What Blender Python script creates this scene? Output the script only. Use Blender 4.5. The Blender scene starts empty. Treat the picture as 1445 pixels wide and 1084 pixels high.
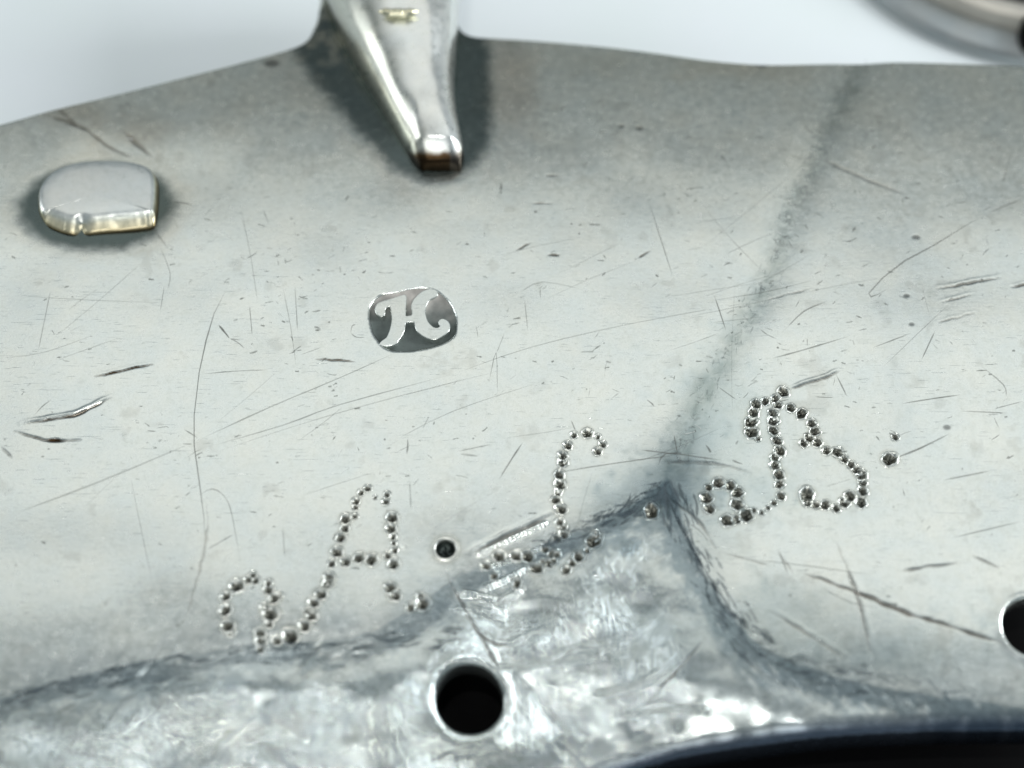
import bpy, math, random
import numpy as np
from mathutils import Vector

rnd = random.Random(7)
scene = bpy.context.scene
col = scene.collection

# ------------------------------------------------------------------ camera
# scene scale: 1 unit is about 2 mm of the real piece, so that 100 photo pixels = 1 unit in the middle
D, TILT, FPX = 26.0, math.radians(30), 2600.0
CAM = np.array([0.0, -D * math.sin(TILT), D * math.cos(TILT)])
UP = np.array([0.0, math.cos(TILT), math.sin(TILT)])
FW = np.array([0.0, math.sin(TILT), -math.cos(TILT)])
cd = bpy.data.cameras.new('camera'); cam = bpy.data.objects.new('camera', cd); col.objects.link(cam)
cam.location = CAM; cam.rotation_euler = (TILT, 0, 0)
cd.sensor_width = 36; cd.lens = 36 * FPX / 1445; cd.clip_end = 500; cd.clip_start = .1
cd.dof.use_dof = True; cd.dof.focus_distance = D + .1; cd.dof.aperture_fstop = 0.088; cd.dof.aperture_blades = 0
scene.camera = cam

# ------------------------------------------------------------------ light
w = bpy.data.worlds.new("World"); scene.world = w; w.use_nodes = True
bg = w.node_tree.nodes['Background']; bg.inputs[0].default_value = (.78, .92, 1.0, 1); bg.inputs[1].default_value = .27
def area(name, ang, az, dist, sx, sy, L, colr):
    """rectangular lamp; ang = degrees from the zenith away from (+) or towards (-) the viewer"""
    l = bpy.data.lights.new(name, 'AREA'); l.shape = 'RECTANGLE'; l.size = sx; l.size_y = sy
    l.energy = L * math.pi * sx * sy; l.color = colr
    o = bpy.data.objects.new(name, l); col.objects.link(o)
    a, z = math.radians(ang), math.radians(az)
    p = Vector((math.sin(z) * math.cos(a), math.sin(a) * math.cos(z), math.cos(a))).normalized() * dist
    if abs(az) > 0: p = Vector((math.sin(z), math.sin(a) * math.cos(z), math.cos(a) * math.cos(z))) * dist
    o.location = p; o.rotation_euler = (-p).to_track_quat('-Z', 'Y').to_euler()
    return o
area('ceiling_panel', 27.3, 2, 45, 56, 21, .77, (1.0, .99, .945))
area('front_window', -50, -8, 45, 28, 22, 2.3, (1.0, .99, .96))
area('desk_lamp', -11, -3, 40, 2.0, 1.3, 300, (1, .98, .95))
area('side_fill', 20, 62, 45, 16, 24, 15, (.95, .98, 1.0))  # added fill light out of view on the right, brightens the paper
area('left_fill', 24, -66, 45, 16, 24, 4.0, (.95, .98, 1.0))  # matching fill added out of view on the left
scene.view_settings.view_transform = 'Standard'; scene.view_settings.look = 'None'
scene.view_settings.exposure = 0.0; scene.view_settings.gamma = 1

# ------------------------------------------------------------------ helpers
def PZ(px, py, z=0.0):
    """photo pixel -> point of the horizontal level z"""
    px = np.asarray(px, float); py = np.asarray(py, float); z = np.asarray(z, float)
    u = (px - 722.5) / FPX; v = (542 - py) / FPX
    dx = u; dy = FW[1] + v * UP[1]; dz = FW[2] + v * UP[2]
    t = (z - CAM[2]) / dz
    return t * dx, CAM[1] + t * dy
def toplane(pts, z=0.0):
    a = np.array(pts, float); x, y = PZ(a[:, 0], a[:, 1], z); return np.stack([x, y], 1)
def catmull(P, n, closed=False):
    P = np.asarray(P, float); N = len(P); out = []
    segs = N if closed else N - 1
    for i in range(segs):
        if closed: a, b, c, d = P[(i-1) % N], P[i], P[(i+1) % N], P[(i+2) % N]
        else: a, b, c, d = P[max(i-1, 0)], P[i], P[i+1], P[min(i+2, N-1)]
        for k in range(n):
            t = k / n
            out.append(.5 * ((2*b) + (-a+c)*t + (2*a-5*b+4*c-d)*t*t + (-a+3*b-3*c+d)*t**3))
    if not closed: out.append(P[-1])
    return np.array(out)
def smooth(e0, e1, x):
    t = np.clip((x - e0) / (e1 - e0), 0, 1); return t*t*(3-2*t)
_nz = {}
def vnoise(x, y, seed=0):
    """smooth value noise, -1..1, unit cells"""
    if seed not in _nz: _nz[seed] = np.random.RandomState(seed).rand(256, 256) * 2 - 1
    T = _nz[seed]
    xi = np.floor(x).astype(int); yi = np.floor(y).astype(int); fx = x - xi; fy = y - yi
    fx = fx*fx*(3-2*fx); fy = fy*fy*(3-2*fy)
    a = T[xi % 256, yi % 256]; b = T[(xi+1) % 256, yi % 256]; c = T[xi % 256, (yi+1) % 256]; d = T[(xi+1) % 256, (yi+1) % 256]
    return (a*(1-fx)+b*fx)*(1-fy) + (c*(1-fx)+d*fx)*fy
def fbm(x, y, seed=0, o=4):
    s = 0; a = 1; n = 0
    for k in range(o):
        s = s + a * vnoise(x * 2**k + 17.3*k, y * 2**k - 9.1*k, seed + k); n += a; a *= .55
    return s / n
def pdist(x, y, poly, signed=False, tt=False):
    """distance of points to an open polyline; sign + on its right side (below, when it runs left to right)"""
    best = np.full(x.shape, 1e9); sg = np.ones(x.shape); bt = np.zeros(x.shape); L = 0
    for (ax, ay), (bx, by) in zip(poly[:-1], poly[1:]):
        ex, ey = bx-ax, by-ay; l2 = ex*ex+ey*ey + 1e-12; l = math.sqrt(l2)
        t = np.clip(((x-ax)*ex + (y-ay)*ey)/l2, 0, 1)
        d = np.hypot(x-ax-t*ex, y-ay-t*ey); m = d < best
        best = np.where(m, d, best)
        if signed: sg = np.where(m, np.where(ex*(y-ay)-ey*(x-ax) < 0, 1., -1.), sg)
        if tt: bt = np.where(m, L + t*l, bt)
        L += l
    r = best*sg if signed else best
    return (r, bt, L) if tt else r
def inside(x, y, poly):
    c = np.zeros(x.shape, bool); N = len(poly)
    for i in range(N):
        ax, ay = poly[i]; bx, by = poly[(i+1) % N]
        if ay == by: continue
        m = ((ay > y) != (by > y)) & (x < (bx-ax)*(y-ay)/(by-ay)+ax)
        c ^= m
    return c
def mesh_np(name, verts, quads=None, tris=None, mat=None, parent=None, tint=None, smooth_=True, kind=None, extra=None):
    me = bpy.data.meshes.new(name)
    V = np.asarray(verts, np.float32); me.vertices.add(len(V)); me.vertices.foreach_set('co', V.ravel())
    loops = []; tot = []
    if quads is not None and len(quads): loops.append(np.asarray(quads, np.int32).ravel()); tot.append(np.full(len(quads), 4, np.int32))
    if tris is not None and len(tris): loops.append(np.asarray(tris, np.int32).ravel()); tot.append(np.full(len(tris), 3, np.int32))
    loops = np.concatenate(loops); tot = np.concatenate(tot)
    me.loops.add(len(loops)); me.loops.foreach_set('vertex_index', loops)
    me.polygons.add(len(tot)); st = np.concatenate([[0], np.cumsum(tot)[:-1]]).astype(np.int32)
    me.polygons.foreach_set('loop_start', st); me.polygons.foreach_set('loop_total', tot)
    me.update(calc_edges=True); me.validate()
    me.polygons.foreach_set('use_smooth', np.full(len(me.polygons), smooth_, bool))
    if tint is not None:
        at = me.color_attributes.new('tint', 'FLOAT_COLOR', 'POINT')
        c = np.ones((len(V), 4), np.float32); c[:, :tint.shape[1]] = tint; at.data.foreach_set('color', c.ravel())
    for k, arr in (extra or {}).items():
        at = me.attributes.new(k, 'FLOAT', 'POINT'); at.data.foreach_set('value', np.asarray(arr, np.float32).ravel())
    if mat: me.materials.append(mat)
    o = bpy.data.objects.new(name, me); col.objects.link(o)
    if parent: o.parent = parent
    if kind: o['kind'] = kind
    return o
def grid_quads(nu, nv, wrap=False):
    q = []
    for i in range(nu-1):
        for j in range(nv if wrap else nv-1):
            k = (j+1) % nv
            q.append((i*nv+j, i*nv+k, (i+1)*nv+k, (i+1)*nv+j))
    return q
def empty(name, parent=None, loc=(0, 0, 0)):
    o = bpy.data.objects.new(name, None); col.objects.link(o); o.location = loc; o.empty_display_size = .2
    if parent: o.parent = parent
    return o

# ------------------------------------------------------------------ materials
def newmat(name):
    m = bpy.data.materials.new(name); m.use_nodes = True; nt = m.node_tree
    return m, nt, nt.nodes['Principled BSDF']
class NB:
    def __init__(s, nt): s.nt = nt
    def n(s, t, **kw):
        o = s.nt.nodes.new(t)
        for k, v in kw.items(): setattr(o, k, v)
        return o
    def l(s, a, b): s.nt.links.new(a, b)
    def math(s, op, a, b=None, c=None):
        o = s.n('ShaderNodeMath', operation=op)
        for i, v in enumerate((a, b, c)):
            if v is None: continue
            if isinstance(v, (int, float)): o.inputs[i].default_value = v
            else: s.l(v, o.inputs[i])
        return o.outputs[0]
    def noise(s, vec, scale, detail=4, rough=.55, dist=0):
        o = s.n('ShaderNodeTexNoise'); o.inputs['Scale'].default_value = scale; o.inputs['Detail'].default_value = detail
        o.inputs['Roughness'].default_value = rough; o.inputs['Distortion'].default_value = dist; s.l(vec, o.inputs['Vector']); return o.outputs[0]
    def ramp(s, f, stops):
        o = s.n('ShaderNodeValToRGB'); e = o.color_ramp.elements
        for i, (p, c) in enumerate(stops):
            el = e[i] if i < 2 else e.new(p)
            el.position = p; el.color = c if len(c) == 4 else (*c, 1)
        s.l(f, o.inputs[0]); return o.outputs[0]
    def mapping(s, vec, rot, sc):
        o = s.n('ShaderNodeMapping'); o.inputs['Rotation'].default_value = (0, 0, math.radians(rot)); o.inputs['Scale'].default_value = sc
        s.l(vec, o.inputs['Vector']); return o.outputs[0]
    def mul(s, a, b, f=1.0):
        o = s.n('ShaderNodeMix', data_type='RGBA', blend_type='MULTIPLY'); o.inputs[0].default_value = f
        s.l(a, o.inputs[6]); s.l(b, o.inputs[7]); return o.outputs[2]
def silver(name, base, rough, use_attr=True, bump=.5, metal=.93, sparkle=False):
    m, nt, p = newmat(name); b = NB(nt)
    tc = b.n('ShaderNodeTexCoord').outputs['Object']
    # mottled tarnish film, fixed in the metal
    n1 = b.noise(tc, 1.3, 5, .6); n2 = b.noise(tc, 9, 4, .6); n3 = b.noise(tc, 34, 3, .6)
    c1 = b.ramp(n1, [(.35, (.93, .95, .955)), (.65, (1.0, .985, .955))])
    c2 = b.ramp(n2, [(.28, (.88, .885, .875)), (.55, (1, 1, 1))])
    c3 = b.ramp(n3, [(.25, (.90, .90, .90)), (.48, (1, 1, 1))])
    c = b.mul(b.mul(c1, c2), c3)
    rgb = b.n('ShaderNodeRGB'); rgb.outputs[0].default_value = (*base, 1)
    c = b.mul(c, rgb.outputs[0])
    if use_attr:
        at = b.n('ShaderNodeAttribute', attribute_name='tint'); c = b.mul(c, at.outputs['Color'])
    nt.links.new(c, p.inputs['Base Color']); p.inputs['Metallic'].default_value = metal
    r = b.math('MULTIPLY_ADD', n2, .22, rough - .11)
    # fine hair scratches in several directions
    hs = None
    for rot, sx, sy, th in ((14, 2.4, 60, .70), (26, 1.4, 70, .71), (-12, 3.0, 66, .70), (78, 1.8, 60, .72), (-48, 2.2, 60, .72)):
        n = b.noise(b.mapping(tc, -rot, (sx, sy, 1)), 1.0, 2, .5, .15)
        k = b.math('MULTIPLY', b.math('MAXIMUM', b.math('SUBTRACT', n, th), 0), 1.7)
        hs = k if hs is None else b.math('ADD', hs, k)
    fine = b.noise(b.mapping(tc, -14, (4, 30, 10)), 1.0, 4, .7)
    grit = b.noise(tc, 22, 5, .72)
    h = b.math('SUBTRACT', b.math('ADD', b.math('MULTIPLY', fine, .10), b.math('MULTIPLY', grit, .22)), hs)
    if sparkle:
        sp = b.n('ShaderNodeAttribute', attribute_name='polish').outputs['Fac']
        v = b.n('ShaderNodeTexVoronoi'); v.inputs['Scale'].default_value = 1.0
        b.l(b.mapping(tc, 12, (13, 6, 6)), v.inputs['Vector'])
        lad = b.noise(b.mapping(tc, 12, (24, 6, 6)), 1.0, 4, .75)
        h = b.math('MULTIPLY', h, b.math('MULTIPLY_ADD', sp, -.75, 1.0))
        spk = b.math('MULTIPLY', b.math('ADD', b.math('MULTIPLY', v.outputs['Distance'], .8), b.math('ADD', b.math('MULTIPLY', lad, 4.0), b.math('MULTIPLY', b.noise(tc, 11, 2, .5), 1.4))), sp)
        r = b.math('SUBTRACT', r, b.math('MULTIPLY', sp, .15))
    bp = b.n('ShaderNodeBump'); bp.inputs['Strength'].default_value = bump; bp.inputs['Distance'].default_value = .012
    b.l(h, bp.inputs['Height'])
    if sparkle:
        b2 = b.n('ShaderNodeBump'); b2.inputs['Strength'].default_value = 1.0; b2.inputs['Distance'].default_value = .0050
        b.l(spk, b2.inputs['Height']); b.l(bp.outputs[0], b2.inputs['Normal']); bp = b2
    b.l(bp.outputs[0], p.inputs['Normal'])
    b.l(b.math('MAXIMUM', r, .08), p.inputs['Roughness'])
    return m
M_PLATE = silver('worn_silver', (.82, .855, .825), .24, True, .5, .93, True)
M_PIN = silver('pin_silver', (.86, .875, .85), .30, True, .08)
M_HEAD = silver('bright_silver', (.80, .82, .80), .32, True, .06)
M_DOT = silver('punched_silver', (.82, .845, .81), .32, True, .5)
m, nt, p = newmat('mark_floor_metal'); b = NB(nt); tc = b.n('ShaderNodeTexCoord').outputs['Object']
at = b.n('ShaderNodeAttribute', attribute_name='tint')
b.l(b.mul(at.outputs['Color'], b.ramp(b.noise(tc, 7, 5, .6), [(.3, (.75, .75, .75)), (.6, (1, 1, 1))])), p.inputs['Base Color'])
p.inputs['Metallic'].default_value = .35; p.inputs['Roughness'].default_value = .6
bp = b.n('ShaderNodeBump'); bp.inputs['Strength'].default_value = .35; bp.inputs['Distance'].default_value = .02
b.l(b.noise(tc, 16, 4), bp.inputs['Height']); b.l(bp.outputs[0], p.inputs['Normal']); M_FLOOR = m
m, nt, p = newmat('scratch_dirt_and_glints'); b = NB(nt)
at = b.n('ShaderNodeAttribute', attribute_name='tint'); b.l(at.outputs['Color'], p.inputs['Base Color']); b.l(at.outputs['Alpha'], p.inputs['Alpha'])
p.inputs['Roughness'].default_value = .6; p.inputs['Metallic'].default_value = .3; M_DIRT_GLINT = m
m, nt, p = newmat('white_paper'); b = NB(nt); tc = b.n('ShaderNodeTexCoord').outputs['Object']
b.l(b.ramp(b.noise(tc, .35, 4), [(.3, (.79, .85, .85)), (.7, (.82, .865, .885))]), p.inputs['Base Color']); p.inputs['Roughness'].default_value = .8
bp = b.n('ShaderNodeBump'); bp.inputs['Strength'].default_value = .2; bp.inputs['Distance'].default_value = .02
b.l(b.noise(tc, 12, 5), bp.inputs['Height']); b.l(bp.outputs[0], p.inputs['Normal']); M_PAPER = m
m, nt, p = newmat('black_lacquer'); b = NB(nt); tc = b.n('ShaderNodeTexCoord').outputs['Object']
p.inputs['Base Color'].default_value = (.0025, .0025, .003, 1); p.inputs['Specular IOR Level'].default_value = .12
b.l(b.math('MULTIPLY_ADD', b.noise(tc, 4, 4), .3, .55), p.inputs['Roughness']); M_BLACK = m
m, nt, p = newmat('dull_brass'); b = NB(nt); tc = b.n('ShaderNodeTexCoord').outputs['Object']
b.l(b.ramp(b.noise(tc, 2, 4), [(.3, (.50, .475, .42)), (.7, (.64, .61, .54))]), p.inputs['Base Color'])
p.inputs['Metallic'].default_value = .6; p.inputs['Roughness'].default_value = .4; M_BRASS = m
M_RINGSILVER = silver('far_silver', (.42, .45, .46), .5, False, .1)

# ------------------------------------------------------------------ plate form
CH = toplane(catmull([(-260, 1062), (-120, 1020), (0, 985), (130, 952), (260, 925), (400, 908), (520, 893), (600, 850), (650, 812), (720, 785), (800, 755), (880, 718), (945, 672)], 4))
CH2 = toplane(catmull([(945, 672), (975, 770), (1020, 850), (1080, 915), (1170, 952), (1300, 978), (1450, 1000), (1560, 1020)], 4))
CHAIN = np.concatenate([CH, CH2[1:]])
C1 = toplane(catmull([(1245, 20), (1212, 90), (1165, 190), (1120, 290), (1085, 390), (1035, 480), (990, 560), (955, 650)], 4))
TOP = [(-260, 232), (-130, 200), (0, 168), (70, 148), (150, 128), (250, 101), (340, 76), (400, 58), (428, 44), (440, 22), (446, 0), (450, -50), (452, -110),
       (640, -110), (638, -50), (640, -8), (648, 20), (664, 34), (700, 38), (760, 42), (850, 51), (930, 62), (1000, 73), (1060, 79), (1110, 80), (1180, 78), (1260, 76), (1350, 78), (1445, 82), (1560, 90), (1700, 104)]
BOT = [(1700, 1056), (1560, 1048), (1445, 1046), (1300, 1047), (1200, 1052), (1100, 1060), (1000, 1072), (920, 1086), (850, 1104), (760, 1132), (600, 1170), (400, 1200), (100, 1190), (-260, 1180)]
OUT = np.concatenate([toplane(catmull(TOP, 6)), toplane(catmull(BOT, 6), -.55)])
HOLE1 = (*[float(v) for v in PZ(663, 992, -.42)], .43)
HOLE2 = (*[float(v) for v in PZ(1456, 888, -.1)], .40)
def ringpts(c, n=72): return np.array([(c[0]+c[2]*math.cos(2*math.pi*i/n), c[1]+c[2]*math.sin(2*math.pi*i/n)*1.02) for i in range(n)])
def mk(pts, x0, y0, s): return [(x0 + a/s, y0 + b_/s) for a, b_ in pts]
CART = toplane(catmull(mk([(395,236),(480,226),(560,212),(640,192),(720,180),(800,180),(880,200),(950,250),(1010,312),(1050,385),(1074,460),(1074,560),(1050,618),(990,664),(900,704),(780,734),(640,756),(520,756),(450,738),(388,700),(340,638),(308,590),(283,500),(271,410),(283,340),(318,290),(356,255)], 480, 380, 6.568), 3, True))

CHPOLY = np.concatenate([CHAIN, [(40, CHAIN[-1, 1]), (40, -40), (-40, -40), (-40, CHAIN[0, 1])]])
def chain_s(x, y):
    a = pdist(x, y, CH); b = pdist(x, y, CH2); k = 3.0
    sm = -np.log(np.exp(-k*a)+np.exp(-k*b))/k; m = np.minimum(a, b)
    wj = smooth(.1, .9, m); soft = m*(1-wj)+sm*wj
    return np.where(inside(x, y, CHPOLY), soft, -m)
def macro(x, y):
    """the smooth hammered form of the plate, without marks"""
    z = -.0035 * (y - 1.0)**2 * smooth(0, 4, y - .0) - .012 * np.maximum(y-3.6, 0)**2
    s = chain_s(x, y)
    s = s + .12*vnoise(x*.9, y*.9, 40)
    sp = np.maximum(s, 0)
    z = z - (.046*sp**2*(1-.7*smooth(-2.5, -5.5, x)) + .085*sp*smooth(-.05, .25, sp))
    # roll-off in front of the crease, then the crease groove
    z = z - .034*np.exp(-((s-.16)/.30)**2)
    z = z - .05*np.exp(-(np.minimum(s, 0)/.9)**2)*(s < 0) - .05*(s >= 0)
    c1 = pdist(x, y, C1, True)
    f = smooth(-7.0, -1.5, -np.abs(y-3)) 
    z = z - .026*np.exp(-(c1/.30)**2)*(1+.8*smooth(2, -1, y))
    # right facet tilts a little away beyond the vertical crease
    right = smooth(0, .8, c1 * -1.0) if False else 0
    z = z + .018*vnoise(x*.35+3, y*.35, 50) + .010*vnoise(x*1.1, y*1.1+4, 51)
    z = z + smooth(.1, .9, s)*(.052*fbm(x*1.15, y*1.15+3, 210, 2) + .010*vnoise(x*4.2, y*5, 215))
    # shallow bowl round the last letter, burnished hollow
    for (px, py, rx, ry, d) in ((1130, 645, 1.35, 1.2, .060), (1300, 560, 1.0, 2.2, -.03), (1420, 760, 1.6, 1.1, .05), (830, 930, 1.6, .9, -.04), (560, 1040, 1.2, .7, -.03), (360, 860, .9, .6, -.02), (720, 870, .35, .5, .03)):
        cx, cy = PZ(px, py, -.1); z = z - d*np.exp(-((x-cx)/rx)**2 - ((y-cy)/ry)**2)
    return z
# lookup table of the form, for the many small marks
_lx = np.arange(-9.2, 9.2, .03); _ly = np.arange(-9, 11, .03); _LX, _LY = np.meshgrid(_lx, _ly, indexing='ij')
_LZ = macro(_LX, _LY)
def mac(x, y):
    fx = np.clip((x+9.2)/.03, 0, len(_lx)-2.001); fy = np.clip((y+9)/.03, 0, len(_ly)-2.001); i = fx.astype(int); j = fy.astype(int); fx = fx-i; fy = fy-j
    return (_LZ[i, j]*(1-fx)+_LZ[i+1, j]*fx)*(1-fy)+(_LZ[i, j+1]*(1-fx)+_LZ[i+1, j+1]*fx)*fy
# plate level used by every mark: pixel -> point on the macro surface
def onplate(px, py):
    z = 0.0
    for _ in range(6):
        x, y = PZ(px, py, z); z = float(mac(np.array([x]), np.array([y]))[0])
    return float(x), float(y), z
def onplate_n(P):
    P = np.array(P, float); z = np.zeros(len(P))
    for _ in range(6):
        x, y = PZ(P[:, 0], P[:, 1], z); z = mac(x, y)
    return np.stack([x, y, z], 1)

# punched dots: (x, y, r) read off enlarged crops
DA = [(925,117,16),(888,140,15),(860,188,18),(858,220,14),(965,168,8),(1030,150,14),(1022,190,16),(806,283,24),(852,270,14),(800,335,20),(778,385,23),(756,465,25),(728,528,17),(803,518,22),(878,497,24),(948,505,27),(1057,275,26),(1050,335,24),(1062,380,16),(1068,415,12),(1072,455,16),(1032,485,16),(1066,528,26),(714,605,24),(708,635,24),(668,695,25),(630,740,24),(618,812,24),(578,868,25),(592,790,14),(500,925,42),(430,950,20),(338,912,24),(340,950,22),(336,988,20),(386,855,18),(392,800,40),(362,768,20),(415,715,24),(444,705,13),(380,670,22),(382,635,17),(312,620,17),(270,615,17),(298,592,15),(208,650,30),(150,705,22),(148,780,26),(160,868,27),(178,905,18),(1048,662,26),(1072,702,24),(1225,745,30),(1212,708,18),(1160,765,19)]
DL = [(885,125,24),(812,135,16),(943,145,13),(968,187,17),(940,225,19),(777,192,20),(750,248,22),(752,285,22),(733,352,23),(735,405,26),(726,448,18),(713,490,20),(738,540,25),(735,612,20),(748,640,18),(755,677,21),(722,700,19),(655,760,19),(690,782,20),(718,788,17),(672,835,22),(643,828,15),(700,822,15),(605,865,26),(560,797,26),(495,797,23),(403,797,26),(330,850,20),(375,905,17),(838,798,24),(805,832,19),(770,872,21),(885,765,13),(922,712,33),(932,678,17),(500,945,20)]
DB = [(668,123,24),(530,185,22),(578,172,17),(628,158,18),(640,190,19),(518,228,23),(505,278,26),(508,330,27),(540,362,11),(617,232,20),(620,270,23),(618,320,20),(637,372,21),(652,422,23),(627,458,19),(627,497,21),(647,544,23),(650,595,19),(657,655,18),(708,205,19),(763,235,23),(814,283,20),(830,325,21),(802,356,20),(775,385,18),(842,382,20),(890,424,18),(948,432,23),(978,465,18),(1016,495,17),(1044,522,19),(1068,547,23),(1073,590,18),(1075,627,22),(1066,687,23),(1008,655,23),(980,687,23),(940,717,17),(885,700,21),(835,700,17),(788,645,31),(790,685,20),(340,587,24),(288,612,15),(400,602,22),(435,637,25),(275,665,26),(290,718,22),(435,697,27),(480,750,29),(433,772,20),(385,778,27),(520,728,11),(560,740,10),(590,715,10),(622,690,12)]
DOTS = []
for lst, x0, y0, s, who in ((DA, 280, 660, 3.872, 'A'), (DL, 600, 580, 3.872, 'L'), (DB, 920, 520, 3.6125, 'B')):
    for a, b_, r in lst: DOTS.append([x0+a/s, y0+b_/s, min(r, 34)/s*.01*1.2, who])
DOTS += [[628.7, 775, .142, 'stop1'], [918.5, 722, .105, 'stop2'], [1255.5, 648.7, .10, 'stop3'], [1263, 618, .05, 'stop3'],]
for d in DOTS:
    x, y, z = onplate(d[0], d[1]-1); d += [x, y, z]

# larger scratches cut into the metal: (points, half width px, depth, darkness, ridge)
SCR = [
 ([(132,532),(148,529),(166,525),(186,520),(218,513)], 2.4, .030, .20, .004),
 ([(33,599),(60,594),(93,589),(113,583),(133,573),(156,562)], 2.8, .035, .36, .030),
 ([(18,609),(37,614),(53,619),(66,622),(115,621)], 3.2, .05, .16, .002),
 ([(0,629),(17,646)], 3.2, .02, .7, 0),
 ([(445,507),(470,508),(500,510)], 1.9, .02, .35, 0),
 ([(1323,408),(1382,397),(1416,391)], 2.6, .018, .6, .006), ([(1326,428),(1373,415)], 2.2, .018, .6, .006),
 ([(1427,405),(1460,400)], 2.6, .02, .55, .004), ([(1323,456),(1376,441)], 2, .014, .7, .003),
 ([(1117,549),(1150,538),(1185,525)], 2.6, .02, .55, .022), ([(1083,423),(1115,414),(1148,406)], 2.2, .012, .75, 0),
 ([(1134,809),(1206,835),(1281,866),(1353,888),(1421,911)], 3.8, .020, .50, .002),
 ([(1181,766),(1198,809),(1213,854),(1228,922)], 3.6, .022, .72, .010),
 ([(1089,864),(1134,892),(1194,930)], 3.0, .012, .7, .006),
 ([(994,903),(957,945),(905,1000)], 2.6, .02, .5, .006),
 ([(1275,805),(1353,794)], 2.6, .02, .7, .006), ([(1372,785),(1410,802)], 2.4, .015, .7, .004),
 ([(629,810),(649,846),(673,890),(693,906),(722,914)], 2.8, .03, .6, .012), ([(676,896),(703,943)], 3.0, .02, .65, .01),
 ([(667,780),(720,755),(778,728)], 3.4, .030, .62, .026),
 ([(256,870),(213,939),(166,1006),(110,1082)], 5.0, .006, .95, .007), ([(465,893),(430,935),(392,979)], 4.2, .008, .9, .007),
 ([(340,1030),(290,1050),(230,1084)], 4.5, .006, .95, .008),
 ([(290,700),(291,760),(272,840),(258,880)], 2.4, .010, .82, 0),
 ([(753,287),(780,286)], 2.4, .02, .45, 0), ([(769,247),(788,247)], 2, .02, .55, 0), ([(772,359),(790,360)], 2.2, .02, .4, 0),
 ([(901,363),(918,354)], 2.4, .02, .4, 0), ([(728,353),(749,343)], 1.8, .02, .5, 0),
 ([(1163,226),(1215,250),(1277,274)], 5.0, .006, .82, 0),
 ([(60,160),(95,172),(122,184),(155,207),(185,222)], 4.0, .006, .66, 0), ([(173,184),(214,221)], 5, .006, .68, 0), ([(78,150),(110,178)], 3.2, .005, .72, 0),
 ([(940,652),(1010,655),(1060,668)], 3.0, .012, .8, .006), ([(938,700),(985,735),(1010,775)], 2.4, .012, .75, .008),
 ([(1096,776),(1120,810)], 2, .01, .8, 0), ([(1020,780),(1090,800)], 2, .01, .8, 0),
]
# chatter strips left by the graver: a cut with small cross ridges
CHAT = [([(683,832),(712,820),(742,804)], 5.5), ([(699,857),(718,846),(737,834)], 6.5), ([(649,838),(672,842),(699,850)], 7.0), ([(716,911),(750,896),(789,881)], 5.0), ([(640,860),(675,866),(712,880)], 5),
        ([(676,782),(730,757),(772,738)], 4), ([(690,800),(740,785),(770,770)], 4), ([(780,925),(850,905),(900,895)], 5), ([(700,945),(760,935),(850,925)], 5), ([(840,980),(890,968),(930,950)], 5), ([(880,1010),(950,1000),(1000,1005)], 5)]

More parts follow.
